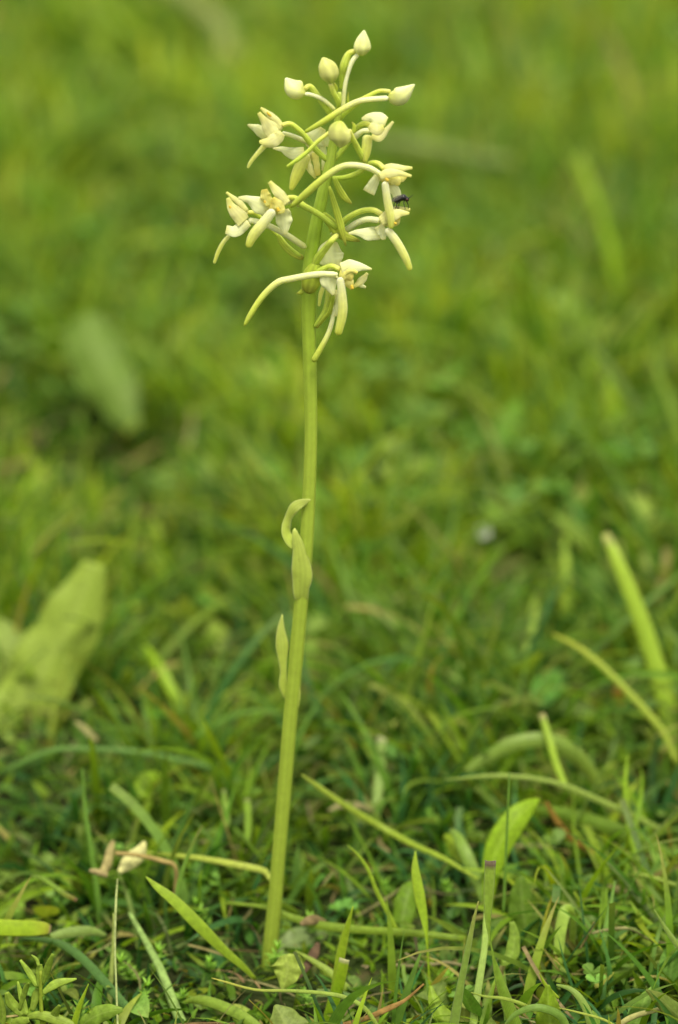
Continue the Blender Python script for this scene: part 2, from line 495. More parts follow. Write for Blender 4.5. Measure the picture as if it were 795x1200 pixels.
flower('upper left flower facing left', [
    ('column', [(330, 152), (324, 147), (318, 140), (314, 133)], [10, 13, 9, 3], 'hood', -3, {'th': .6}),
    ('dorsal_sepal', [(331, 150), (322, 139), (313, 132), (305.5, 126.5)], [9, 8, 6, 3], 'hood', -4, {}),
    ('petal', [(324, 163), (317, 152), (310, 142), (303.5, 132)], [12, 17, 10, 4], 'hood', -6, {}),
    ('sepal', [(290.5, 146.5), (297, 149), (305, 153), (316, 162)], [2, 7, 13, 14], 'sepal', (-6, 0), {}),
    ('sepal', [(331, 156), (325, 162), (316, 167), (304, 166)], [8, 15, 14, 3], 'hood', -7, {}),
    ('lip', [(312, 169), (302, 180), (294, 190), (290.5, 197)], [7, 5.5, 4.5, 3], 'lip_green', -5, {}),
    ('anther', [(313, 131), (315.5, 134), (318, 137)], [2, 3.5, 2], 'anther', -8, {}),
    ('ovary', [(330, 147), (340, 145), (349, 151), (358, 160), (370, 175), (386, 190)], [6, 6.5, 7, 7.5, 8, 7], 'ovary', (-4, 0), {}),
    ('spur', [(331, 156), (342, 159), (354, 164), (372, 172)], [6, 6, 6.5, 6], 'spur_pale', (-1, 8), {})])
flower('pale flower hanging behind the stem under the left flower', [
    ('column', [(366, 172), (367, 180), (370, 188)], [10, 12, 8], 'hood', 7, {'th': .6}),
    ('dorsal_sepal', [(364, 174), (369, 164), (378, 150)], [12, 24, 10], 'sepal', 6, {'th': .05}),
    ('sepal', [(320, 174), (331, 175), (343, 180), (357, 178)], [2, 7, 14, 12], 'sepal', 4, {}),
    ('lip', [(361, 180), (354, 192), (347, 207), (341, 223)], [9, 14, 13, 5], 'lip_green', 3, {}),
    ('sepal', [(360, 182), (362, 195), (370, 209)], [6, 9, 3], 'hood', 5, {}),
    ('petal', [(369, 179), (371, 192), (373, 206)], [8, 8, 6], 'yellow', 4, {}),
    ('petal', [(377, 166), (380, 183), (379, 200)], [8, 7, 4], 'sepal', 6, {}),
    ('petal', [(380, 158), (384, 164), (383, 172)], [6, 9, 5], 'sepal', 5, {})])
flower('upper right flower with folded white cap', [
    ('column', [(437, 148), (442, 154), (446, 158)], [10, 14, 8], 'hood', -4, {'th': .6}),
    ('dorsal_sepal', [(424, 139.5), (434, 137.5), (445, 140), (453, 143)], [3, 11, 17, 11], 'sepal', (-4, -7), {}),
    ('petal', [(433, 147), (442, 152), (450, 149)], [8, 13, 6], 'hood', -8, {}),
    ('sepal', [(461, 142.5), (453.5, 152), (445, 161), (436, 158)], [3, 6, 10, 9], 'hood', -8, {}),
    ('lip', [(431, 158), (430, 172), (428.5, 182), (427, 190)], [12, 12, 10, 5], 'lip_green', -5, {}),
    ('ovary', [(437, 149), (429, 145), (420, 149), (413, 160), (398, 180), (383, 196)], [6, 8, 8, 7, 7.5, 7], 'ovary', (-3, 2, 1), {}),
    ('spur', [(434, 153), (425, 154), (416, 161), (410, 166)], [7, 7, 8, 6], 'spur_pale', (-5, 1), {})])
flower('right flower with a long white spur arching over the stem', [
    ('column', [(448, 205), (455, 210), (461, 213)], [12, 15, 8], 'yellow', -8, {'th': .6, 'cup': 0}),
    ('dorsal_sepal', [(450, 196), (459, 196.5), (472, 197), (483.5, 197)], [5, 10, 7, 3], 'hood', -9, {}),
    ('petal', [(445, 206), (456, 203), (468, 203), (482.5, 206.5)], [8, 11, 7, 3], 'hood', -12, {}),
    ('petal', [(455, 209), (464, 212), (468, 217)], [9, 13, 4], 'yellow', -10, {}),
    ('petal', [(462, 209), (471, 209), (477, 207)], [7, 9, 2], 'yellow', -9, {}),
    ('sepal', [(443, 206), (438, 215), (432, 226)], [8, 12, 15], 'sepal', -8, {}),
    ('sepal', [(455, 215), (463, 223), (467, 235)], [9, 12, 8], 'sepal', -8, {}),
    ('lip', [(451, 213), (454, 233), (458, 255), (458.5, 268)], [8, 9.5, 10, 6], 'lip', -13, {}),
    ('anther', [(452, 209), (455, 212)], [3, 4], 'anther', -13, {}),
    ('ovary', [(451, 198), (443, 191.5), (433, 192), (421, 202), (405, 208), (388, 209)], [6, 7, 7, 7, 7, 6], 'ovary', (-9, -2, 0), {}),
    ('spur', [(448, 206), (433, 197), (413, 193.5), (398, 196.5), (380, 208.5), (360, 226), (341, 243)], [7, 8, 8, 8.5, 9, 10, 6], 'spur', (-9, -14, -14, -12), {})])
flower('right flower below the black fly', [
    ('column', [(446, 256), (454, 258), (461, 262)], [10, 17, 9], 'hood', -7, {'th': .6}),
    ('dorsal_sepal', [(450, 252), (460, 247), (470, 245.5), (481, 245.5)], [6, 9, 7, 3], 'hood', -8, {}),
    ('petal', [(446, 259), (456, 254), (468, 250), (480, 250)], [10, 16, 10, 3], 'hood', -11, {}),
    ('petal', [(455, 259), (463, 259), (468, 253)], [12, 12, 4], 'yellow', -9, {}),
    ('sepal', [(408.5, 273.5), (420, 272.5), (433, 274), (449, 272)], [2, 8, 16, 16], 'sepal', (-8, -6), {}),
    ('sepal', [(443, 265), (448, 272), (450, 281)], [10, 12, 5], 'sepal', -9, {}),
    ('lip', [(453, 268), (464.5, 282.5), (475, 301), (481.5, 317)], [9, 10, 9.5, 6], 'lip', -12, {}),
    ('anther', [(462, 261), (465, 262.5)], [2.5, 3], 'anther', -13, {}),
    ('ovary', [(449, 252), (437, 246), (422, 248), (407, 256), (398, 265), (386, 270)], [7, 7.5, 7.5, 8, 8.5, 7], 'ovary', (-7, 0), {}),
    ('spur', [(446, 258.5), (431, 257), (418, 261.5), (405, 270), (388, 275)], [8, 8, 8, 8, 7], 'spur_pale', (-8, 2), {})])
flower('large open flower left of the stem', [
    ('column', [(332, 242), (324, 242), (317, 240)], [12, 18, 10], 'yellow', -8, {'th': .6, 'cup': 0}),
    ('dorsal_sepal', [(337, 238), (331, 231), (323, 222), (316, 213)], [9, 12, 10, 5], 'hood', -11, {}),
    ('petal', [(318, 240), (312, 231), (310, 222)], [10, 13, 7], 'yellow', -8, {}),
    ('petal', [(331, 250), (328, 242), (320, 232)], [7, 12, 5], 'yellow', -12, {}),
    ('sepal', [(279.5, 232), (292, 234), (305, 241), (318, 247)], [3, 10, 20, 16], 'sepal', (-9, -6), {}),
    ('sepal', [(331, 246), (333, 258), (334.5, 275)], [15, 20, 4], 'sepal', -8, {}),
    ('lip', [(321, 246), (308, 262.5), (297, 276), (290.5, 290)], [10, 12.5, 12, 7.5], 'lip', -13, {}),
    ('anther', [(325, 243), (327, 248)], [3, 4.5], 'anther', -14, {}),
    ('anther', [(310, 235), (311, 238)], [2, 3.5], 'anther', -13, {}),
    ('ovary', [(335, 232), (346, 232), (356, 241), (375, 252), (396, 268)], [6, 7, 8, 8, 8], 'ovary', (-6, -8, -5), {}),
    ('spur', [(333, 239), (338, 236), (345, 236), (352, 242)], [7, 8, 8, 6], 'spur_pale', -5, {})])
flower('leftmost small flower in profile', [
    ('column', [(290, 252), (281, 250), (273, 244)], [14, 18, 8], 'hood', -4, {'th': .6}),
    ('dorsal_sepal', [(289.5, 247), (283, 240), (275, 233), (265.5, 225.5)], [6, 7.5, 6, 3], 'hood', -5, {}),
    ('petal', [(286, 260), (279, 252), (272, 243), (267, 232)], [16, 17, 11, 4], 'hood', -7, {}),
    ('sepal', [(292, 261), (283, 267), (275, 271), (265, 269)], [8, 14, 13, 10], 'sepal', -7, {}),
    ('lip', [(269, 276), (262, 284), (256, 295), (251, 309)], [4.5, 5, 5, 3.5], 'lip_green', -5, {}),
    ('anther', [(269, 241), (270.5, 244)], [2, 3.5], 'anther', -10, {}),
    ('ovary', [(290, 249), (300, 250), (311, 262), (326, 276), (337, 289), (353, 301)], [5, 6, 6, 6, 6.5, 5], 'ovary', (-3, 2, 0), {}),
    ('spur', [(291, 258), (305, 261), (320, 267), (337, 276), (359, 290.5)], [8, 8, 8, 8, 8], 'spur_pale', (-5, -3), {})])
flower('lowest open flower with the longest spur', [
    ('column', [(398, 320), (405, 322), (412, 328)], [12, 18, 9], 'yellow', -9, {'th': .6, 'cup': 0}),
    ('dorsal_sepal', [(392, 315), (388.5, 305), (387, 295), (390, 282.5)], [14, 28, 29, 11], 'sepal', -3, {'th': .05}),
    ('petal', [(400, 315), (411, 312), (423, 313), (436, 315.5)], [15, 16, 10, 2], 'sepal', -10, {}),
    ('petal', [(402, 322), (408, 330), (413, 339)], [15, 15, 4], 'yellow', -10, {}),
    ('petal', [(404, 322), (411, 317), (419, 320)], [5, 6, 4], 'yellow', -13, {'th': .8, 'cup': 0}),
    ('petal', [(431, 320), (424, 329), (415, 336)], [3, 9, 4], 'hood', -8, {}),
    ('sepal', [(386, 319), (386, 330), (391, 346)], [20, 21, 3], 'sepal', -9, {}),
    ('sepal', [(417, 333), (423, 334.5), (429, 337)], [4, 5, 3], 'sepal', -6, {}),
    ('lip', [(398.5, 325), (401, 346), (401.5, 367), (396, 393)], [8.5, 10.5, 11.5, 9], 'lip', -13, {}),
    ('anther', [(412, 334), (413.5, 339)], [3, 4.5], 'anther', -14, {}),
    ('ovary', [(400, 316), (388, 311.5), (377, 316), (368, 322)], [6, 6.5, 7, 6], 'ovary', (-8, -4), {}),
    ('spur', [(396, 321.5), (372, 321.5), (340, 327), (325, 331.5), (307.5, 348), (293, 370), (286.5, 382)], [7, 8.5, 8.5, 9, 8.5, 8, 7, 4], 'spur', (-10, -6, -8, -10), {})])
flower('nodding flower seen from behind under the lowest flower', [
    ('column', [(393, 340), (394, 350), (392, 358)], [5, 9, 5], 'sepal', -3, {'th': .7}),
    ('sepal', [(394, 345), (396, 356), (393, 371)], [5, 8, 3], 'sepal', -5, {}),
    ('spur', [(392, 358), (389, 378), (384, 393), (375, 410), (367, 424)], [5, 6, 6.5, 7.5, 8], 'spur', (-4, -6), {}),
    ('ovary', [(386, 334), (386, 350), (381, 366), (369, 383)], [9, 11, 9, 5], 'ovary', (-5, -2), {}),
    ('ovary', [(391, 346), (386, 365), (379, 374), (371, 384)], [5, 6, 5, 4], 'bract', (-7, -2), {}),
    ('sepal', [(380, 334), (376, 345), (374, 359)], [5, 5.5, 3], 'lip_green', -3, {})])
O('flower_stalk', [(396, 275), (389, 282), (381, 292), (373, 302), (367, 314)], [7, 8, 9, 11, 12], 'ovary', d=(-6, -9, -6, -3, -1), th=1.0)

# ------------------------------------------------------------------ the fly
fly = bpy.data.objects.new('small_fly', None)
COL.objects.link(fly)
tag(fly, 'tiny black fly with dark red eyes standing on a petal tip at the right', 'fly')
FD = -9


def FO(name, pts, w, mat, d=FD, parent=None, **k):
    return O(name, pts, w, mat, d=d, parent=parent or fly, **k)


body = join([O(None, [(462, 236), (463.5, 235.5), (467, 234), (470, 232.5), (473, 231.5), (475.5, 232.5), (477.5, 234), (479, 235.5)],
               [1.5, 4.5, 5.5, 6.5, 8, 5.5, 5.5, 2.5], None, d=FD, th=0.9, n=26, nsec=14)])
fb = mk('body', *body[:2], M['fly'], fly, body[2], body[3])
for dd in (-1.2, 1.0):
    FO('eye', [(475.8, 233), (477.3, 234), (478.4, 235.6)], [1.5, 3.4, 1.5], 'fly_eye', d=FD + dd, th=0.9)
    FO('wing', [(472, 229.5), (467, 231.5), (461, 234.5), (458.5, 236)], [2, 5, 4.5, 1], 'wing', d=(FD + dd * 0.6, FD + dd * 1.3), th=0.05)
    FO('antenna', [(478.5, 233), (481, 231), (484.5, 228)], [1.0, 0.8, 0.5], 'fly', d=FD + dd * 0.5, th=1)
for x0, x1, x2, dd, dy in [(474, 473.5, 475, -1.6, 244.5), (469, 466, 463.6, -1.6, 244), (476, 478, 479, 1, 243.5), (470, 468, 467.5, 1.2, 244.5), (466, 462.5, 461.5, -1.4, 244), (467, 465, 466, 1.4, 245)]:
    FO('leg', [(x0, 235), (x1, 238.5), (x2, dy), (x2 - .6, dy + .8)], [1.4, 1.0, .8, .5], 'fly', d=(FD, FD + dd), th=1, nsec=6)

# ------------------------------------------------------------------ single blades, leaves and stalks
YG = (0.20, 0.29, 0.03); MG = (0.10, 0.18, 0.025); DG = (0.045, 0.10, 0.02); BGc = (0.07, 0.15, 0.055); PG = (0.26, 0.34, 0.11); ST = (0.34, 0.27, 0.13); LT = (0.36, 0.42, 0.15)


def hero(name, label, cat, pts, w, Y, col, tip=None, mat='leaf', th=0.05, cut=None, group=None, root=None, **k):
    """one blade or leaf; pts photo pixels base first, Y = world depth (metres) at base .. tip"""
    m_ = len(pts)
    ys = np.interp(np.linspace(0, 1, m_), np.linspace(0, 1, len(Y)), Y) if np.ndim(Y) else [Y] * m_
    P = [W(p[0], p[1], y) for p, y in zip(pts, ys)]
    for p in P:
        p.z = max(p.z, -0.004)
    s = pxm(P[-1])
    if len(w) != m_:
        w = list(np.interp(np.linspace(0, 1, m_), np.linspace(0, 1, len(w)), w))
    w_ = [x * s for x in w]
    k.setdefault('fold', 0.16)
    k.setdefault('nsec', 12)
    v, f, T, S = loft(P, w_, [max(x * th, 0.00022) for x in w_], n=k.pop('n', 26), **k)
    C = np.zeros((len(v), 3)); T_ = np.array(T)[:, None]
    tip = col if tip is None else tip
    if mat in ('leaf', 'herb'):
        col, tip = [(c[0] * 1.3 + .01, c[1] * 1.3, c[2] * .6) for c in (col, tip)]
    elif name in ('dry_straw', 'dry_leaf'):
        col, tip = [(c[0] * .85, c[1] * 1.05, c[2] * .75) for c in (col, tip)]
    C[:] = np.array(col) * (1 - np.clip((T_ - .55) / .4, 0, 1)) + np.array(tip) * np.clip((T_ - .55) / .4, 0, 1)
    if cut is not None:
        ns = k['nsec']
        # torn end: ragged last ring, browned
        for j in range(ns):
            v[-ns + j] = v[-ns + j] + (Vector(P[-1]) - Vector(P[-2])).normalized() * (random.uniform(-0.5, 0.35) * 0.18 * w_[-1])
        C[np.array(T) > 0.955] = cut
    o = mk(name, v, f, M[mat], root, T, S, C)
    if root is None:
        tag(o, label, cat, group)
    elif label:
        o['label'] = label
    return o


GR = 'single grass blades'


def B(label, pts, w, Y, col, tip=None, **k):
    return hero('grass_blade', label, 'grass blade', pts, [x * .88 for x in w], Y, col, tip, group=GR, **k)


BR = (0.13, 0.07, 0.03)
B('broad bright blade leaning up left beside the foot of the orchid stem', [(300, 1148), (284, 1132), (262, 1113), (232, 1083), (205, 1056), (185, 1040), (171, 1027)], [5, 9, 13, 17, 15, 10, 1], (-.03, -.035, -.03), (0.17, 0.27, 0.035), (0.22, 0.33, 0.05), fold=.05)
B('pale folded blade running level to the orchid stem from the wilted flower', [(318, 1034), (313, 1024), (305, 1019), (270, 1012), (230, 1005), (190, 1001), (146, 995)], [3, 7, 9, 9, 7, 5, 2], (.02, .03, .05), (0.33, 0.40, 0.13), (0.25, 0.33, 0.08))
B('wide cut blade with torn brown end entering at left edge', [(-30, 1085), (0, 1087), (30, 1088), (50, 1088), (60, 1089)], [20, 22, 21, 18, 10], (-.03, -.02), (0.19, 0.29, 0.02), (0.25, 0.27, 0.06), cut=(0.34, 0.22, 0.14), fold=.02)
B('short grey green blade with burnt brown tip at left', [(36, 1026), (50, 1030), (65, 1040), (78, 1049), (90, 1055)], [3, 6, 7, 7, 5], (.02, -.01), (0.12, 0.21, 0.05), (0.12, 0.10, 0.03), cut=BR)
B('dark blue green blade arching down to the bottom left', [(180, 1215), (150, 1182), (122, 1150), (95, 1122), (70, 1106), (45, 1101), (20, 1100)], [9, 11, 12, 12, 10, 7, 3], (-.07, -.03, .01), (0.045, 0.12, 0.055))
B('small bright pointed blade beside the herb sprig at bottom left', [(78, 1225), (86, 1203), (93, 1180), (104, 1153)], [8, 9, 7, 1], -.085, (0.20, 0.31, 0.03))
B('thin blade with reddish tip left of the orchid stem', [(206, 1070), (208, 1045), (216, 1015), (228, 985), (238, 967)], [3, 6, 6, 4, 1.5], (.0, .02), (0.07, 0.16, 0.03), (0.09, 0.10, 0.03))
B('long soft upright blade at left below the dock leaf', [(122, 1150), (120, 1110), (116, 1060), (108, 1000), (100, 950), (97, 900)], [8, 9, 8, 7, 5, 2], (.02, .06), (0.07, 0.17, 0.035))
B('long yellow green blade leaning left across the centre', [(560, 1030), (520, 1006), (485, 990), (445, 968), (405, 944), (372, 921), (354, 908)], [4, 7, 8, 9, 8, 7, 2], (.03, .06, .05), (0.20, 0.29, 0.05), (0.26, 0.34, 0.08))
B('narrow curved blade between the orchid stem and the broad pointed leaf', [(467, 1095), (455, 1070), (442, 1045), (432, 1020), (420, 1002), (407, 990)], [7, 6.5, 6, 5, 3.5, 1], (-.01, .0), (0.17, 0.27, 0.03))
B('spoon shaped twisted blade with narrow waist in the lower middle', [(504, 1160), (503, 1130), (501, 1100), (498, 1078), (492, 1050), (487, 1020), (487, 997)], [5, 5, 6, 10, 15, 11, 1.5], (-.04, -.02), (0.17, 0.28, 0.02), (0.2, 0.3, 0.04), twist=[0, 60, 50, 20, 0, 0, 0])
B('upright pointed blade behind the torn one', [(388, 1180), (394, 1150), (399, 1122), (405, 1095), (414, 1062)], [9, 11, 13, 10, 1.5], -.045, (0.18, 0.28, 0.03))
B('short upright blade torn off across the top', [(384, 1200), (391, 1175), (398, 1150), (404, 1124)], [17, 17, 16, 14], -.055, (0.15, 0.27, 0.02), (0.2, 0.3, 0.03), cut=(0.38, 0.38, 0.18))
B('flat horizontal blade crossing right of the stem foot', [(265, 1058), (310, 1063), (345, 1076), (380, 1085), (430, 1090), (480, 1093), (545, 1100)], [5, 6, 10, 12, 11, 10, 8], (.01, -.02), (0.12, 0.20, 0.03))
B('thin arching pale blade along the bottom edge', [(450, 1215), (430, 1184), (408, 1170), (380, 1164), (340, 1161), (300, 1160), (262, 1150), (248, 1146)], [5, 6, 6, 5.5, 4.5, 3.5, 2.5, 1], (-.085, -.07), (0.20, 0.29, 0.09), (0.36, 0.34, 0.12))
B('long twisted blade cut square with a dark top', [(612, 1225), (598, 1185), (586, 1148), (577, 1110), (573, 1080), (573, 1045), (575, 1009)], [20, 18, 13, 6, 9, 14, 15], (-.09, -.08), (0.11, 0.20, 0.04), (0.15, 0.24, 0.06), cut=(0.10, 0.07, 0.05), twist=[0, 0, 20, 70, 30, 0, 0], n=40)
B('slender grey green blade just left of the square cut one', [(528, 1230), (534, 1190), (541, 1150), (549, 1110), (555, 1080), (561, 1056)], [12, 13, 10, 8, 5, 1.5], (-.10, -.09), (0.12, 0.20, 0.07), (0.2, 0.22, 0.1))
B('pale soft blade behind the square cut one', [(552, 1225), (556, 1190), (562, 1150), (568, 1110), (570, 1075), (571, 1050)], [11, 11, 10, 9, 8, 3], (-.09, -.03), (0.18, 0.28, 0.10))
B('wide grey green blade slanting behind the broad pointed leaf', [(592, 1130), (580, 1090), (565, 1045), (548, 1005), (537, 982), (528, 972)], [8, 11, 15, 18, 14, 7], (.02, .06), (0.12, 0.21, 0.06))
B('hair thin dark upright blade in front of the broad pointed leaf', [(590, 1070), (592, 1030), (594, 980), (596, 935), (597, 905)], [4, 4, 3.5, 3, 1.5], (-.01, .01), (0.06, 0.15, 0.03))
B('pale grey green blade arching level across the right', [(780, 975), (740, 955), (700, 937), (665, 922), (630, 913), (580, 909), (522, 914)], [7, 9, 9, 8, 7, 6, 2], (.08, .07), (0.17, 0.25, 0.09))
B('narrow upright blade at far right with a bent foot', [(760, 1030), (750, 1010), (741, 985), (735, 950), (733, 915), (736, 885)], [9, 9, 9, 8, 6, 2], (.05, .08), (0.16, 0.28, 0.02))
B('thin yellow ochre blade leaning right in the lower right', [(634, 1150), (632, 1125), (634, 1100), (641, 1070), (649, 1046)], [4, 4, 4.5, 4, 1.2], (-.03, -.02), (0.20, 0.26, 0.03), (0.26, 0.22, 0.05))
B('pale blade bent over like a hairpin in the lower right', [(650, 1180), (652, 1150), (655, 1115), (658, 1085), (664, 1067), (671, 1075), (671, 1105), (668, 1150)], [13, 13, 14, 16, 17, 10, 9, 6], (-.04, -.02, -.01), (0.19, 0.30, 0.08), fold=.02, n=40)
B('blue green soft blade leaning right beside the hairpin blade', [(690, 1180), (698, 1150), (706, 1110), (714, 1070), (721, 1032)], [11, 12, 9, 7, 2], (-.04, -.01), (0.10, 0.21, 0.07))
B('pale curved blade arching up from the bottom right', [(698, 1225), (690, 1190), (680, 1170), (668, 1159), (652, 1154)], [13, 12, 10, 7, 3], (-.09, -.08), (0.15, 0.24, 0.09))
B('dark wavy blade sweeping over the bottom edge', [(670, 1225), (660, 1195), (645, 1184), (625, 1181), (605, 1188), (590, 1203)], [10, 11, 11, 10, 7, 3], -.10, (0.10, 0.19, 0.06))
B('sharp blade pointing up left at the right edge', [(815, 1130), (795, 1108), (780, 1088), (767, 1066)], [9, 8, 6, 1], -.06, (0.16, 0.25, 0.10))
B('thin blade with curled tip at the right edge', [(810, 1040), (790, 1036), (765, 1028), (745, 1024), (735, 1026)], [5, 5, 4, 3.5, 2], (.02, .03), (0.22, 0.32, 0.10))
B('short green blade leaning left beside dry stem at right', [(800, 1120), (770, 1090), (752, 1075), (738, 1056)], [8, 8, 7, 2], (-.02, .0), (0.16, 0.27, 0.04))
B('thin blade crossing low over the square cut blade', [(640, 1195), (615, 1178), (590, 1170), (570, 1168), (552, 1163)], [5, 5, 4.5, 3.5, 1.5], (-.095, -.10), (0.20, 0.28, 0.08))
B('very thin pale blade along the bottom edge at right', [(740, 1215), (710, 1196), (680, 1187), (655, 1181)], [3.5, 3.5, 3, 1], (-.10, -.10), (0.26, 0.32, 0.10))
B('short slanting blade above the hairpin blade at right', [(655, 1170), (640, 1155), (632, 1140)], [4, 5, 1], -.09, (0.2, 0.3, 0.03))
B('tall wide bright blade with blunt top at the right edge', [(800, 900), (786, 862), (780, 820), (766, 770), (745, 710), (725, 660), (709, 625)], [18, 22, 25, 24, 22, 18, 13], (.2, .26), (0.20, 0.31, 0.045), (0.22, 0.33, 0.05), cut=(0.3, 0.32, 0.08))
B('thin yellow blade leaning left below the tall wide one', [(795, 895), (775, 855), (740, 815), (705, 780), (675, 757), (648, 743)], [9, 10, 9, 8, 7, 3], (.15, .2), (0.22, 0.30, 0.05), (0.30, 0.34, 0.08))
B('broad grey striped blade arching like a bow in the right middle', [(545, 905), (570, 888), (600, 872), (640, 868), (675, 885), (698, 915), (715, 945)], [10, 16, 20, 22, 22, 16, 6], (.12, .13), (0.12, 0.20, 0.06), (0.13, 0.2, 0.05))
B('short blunt blade behind the bow shaped blade', [(662, 920), (652, 895), (645, 870), (635, 836)], [9, 10, 10, 9], (.10, .13), (0.19, 0.30, 0.04), cut=(0.3, 0.28, 0.1))
B('blue grey upright blade cut flat in the centre', [(440, 960), (443, 930), (446, 900), (448, 862)], [13, 14, 14, 13], (.12, .15), (0.17, 0.27, 0.12), cut=(0.3, 0.3, 0.16))
B('bright yellow green blade slanting at the left of the stem', [(235, 870), (222, 845), (205, 815), (185, 780), (170, 757)], [10, 14, 15, 14, 8], (.25, .3), (0.19, 0.32, 0.02))
B('blurred upright pale blade in the right background', [(664, 800), (665, 740), (664, 680), (662, 628)], [12, 13, 13, 8], (.35, .4), (0.2, 0.31, 0.04))
B('blurred leaning blade in the right background', [(590, 850), (605, 810), (620, 760), (628, 700)], [13, 15, 14, 8], (.27, .33), (0.18, 0.29, 0.04))
B('cut stub of a blade right behind the orchid stem at left', [(290, 985), (291, 960), (290, 936)], [8, 9, 9], (.08, .1), (0.14, 0.25, 0.04), cut=(0.25, 0.28, 0.1))
B('cut stub of a blade beside the first stub', [(270, 985), (266, 955), (262, 925)], [7, 8, 6], (.09, .11), (0.15, 0.26, 0.05), cut=(0.25, 0.28, 0.1))
B('blue green blade curving across the left below the dock leaf', [(290, 915), (250, 900), (205, 890), (165, 882), (110, 878), (60, 880), (0, 905)], [6, 8, 9, 8, 7, 7, 6], (.15, .14), (0.07, 0.17, 0.06))
B('pale wide blade lying level near the bottom left', [(60, 1098), (80, 1093), (105, 1091), (125, 1096)], [10, 14, 13, 5], (-.01, .0), (0.14, 0.22, 0.10))
B('wide green blade lying low near the bottom centre left', [(315, 1215), (290, 1195), (262, 1180), (235, 1172), (213, 1175)], [12, 15, 15, 13, 3], (-.07, -.04), (0.15, 0.24, 0.06))
B('pale narrow blade right of the heart shaped leaf', [(408, 1160), (390, 1142), (370, 1128), (346, 1114)], [12, 11, 8, 2], (-.03, -.02), (0.19, 0.28, 0.07))
B('soft blade lying under the pale narrow one', [(330, 1060), (350, 1072), (300, 1040), (260, 1010)], [8, 9, 8, 3], (.02, .06), MG)
B('wide dark blade lying in the right middle', [(795, 1010), (750, 985), (700, 965), (640, 950), (600, 960)], [16, 20, 20, 15, 4], (.06, .12), (0.09, 0.17, 0.03))
B('tiny pale spike of a blade at the bottom edge left of the middle', [(203, 1225), (205, 1205), (208, 1185)], [3, 3, .8], -.10, PG)

# broader leaves
LG_ = 'broad leaves standing in the grass'


def leafh(label, pts, w, Y, col, tip=None, name='broad_leaf', cat='leaf', **k):
    k.setdefault('mat', 'herb'); k.setdefault('th', 0.035); k.setdefault('cup', 0.06); k.setdefault('fold', 0.08); k.setdefault('ripple', 0.18); k.setdefault('nsec', 16); k.setdefault('n', 30)
    return hero(name, label, cat, pts, w, Y, col, tip, group=None, **k)


leafh('pointed broad bright leaf upright right of the centre', [(572, 1075), (574, 1035), (583, 995), (603, 962), (620, 945), (633, 936)], [6, 17, 30, 30, 19, 2], (.03, .06), (0.17, 0.29, 0.02), ripple=0.04, cup=0.02)
leafh('heart shaped pale leaf at the foot of the orchid stem', [(334, 1119), (337, 1130), (336, 1143), (331, 1161)], [12, 42, 30, 2], (-.045, -.05), (0.25, 0.33, 0.12), name='heart_leaf', ripple=.25)
leafh('veined grey green leaf at the bottom edge below the heart leaf', [(340, 1225), (336, 1205), (330, 1190), (322, 1178)], [60, 52, 34, 4], (-.09, -.08), (0.15, 0.21, 0.10), name='veined_leaf')
leafh('long dull leaf standing behind the square cut blade', [(622, 1110), (615, 1080), (612, 1055), (610, 1028)], [20, 34, 32, 8], (.0, .01), (0.08, 0.16, 0.03))
leafh('curled small leaf with pale tip right of the square cut blade', [(600, 1080), (603, 1100), (600, 1118), (590, 1128), (584, 1124)], [6, 14, 17, 8, 2], (-.03, -.04), (0.17, 0.27, 0.08))
leafh('pointed bright leaf at the bottom edge with a brown margin', [(645, 1235), (645, 1205), (643, 1180), (642, 1154)], [34, 36, 26, 4], (-.10, -.095), (0.16, 0.26, 0.03))
leafh('short green leaf curling out of the lower right', [(710, 1215), (712, 1190), (715, 1172), (714, 1158)], [14, 22, 20, 5], (-.06, -.05), (0.09, 0.18, 0.03))
leafh('pointed grey leaf entering at the bottom right corner', [(820, 1215), (795, 1190), (775, 1172), (757, 1160)], [28, 24, 17, 2], (-.09, -.09), (0.11, 0.17, 0.06), (0.13, 0.17, 0.07))
leafh('pointed leaf lying level above the curling leaf at lower right', [(700, 1145), (720, 1140), (740, 1137), (757, 1134)], [12, 20, 16, 2], (-.04, -.04), (0.09, 0.18, 0.03))
leafh('large dark pointed leaf left of the spoon shaped blade', [(470, 1100), (473, 1070), (480, 1045), (486, 1030)], [14, 26, 24, 3], (.01, .03), (0.09, 0.18, 0.02))
leafh('yellowish broad leaf glowing at the right of the centre', [(545, 1010), (538, 995), (530, 985), (520, 980)], [12, 24, 22, 6], (.05, .07), (0.2, 0.3, 0.03))
leafh('pale rounded leaf low in the lower middle', [(490, 1200), (500, 1185), (512, 1168), (520, 1150)], [20, 40, 34, 6], (-.06, -.05), (0.14, 0.22, 0.09))
leafh('bright green leaf in the shade left of the stem', [(165, 965), (165, 940), (172, 918), (186, 905)], [14, 26, 26, 8], (.11, .13), (0.15, 0.26, 0.02))
leafh('torn green leaf base under the spoon shaped blade', [(535, 1225), (520, 1195), (510, 1175), (504, 1155)], [30, 26, 16, 4], (-.08, -.06), (0.17, 0.27, 0.05))

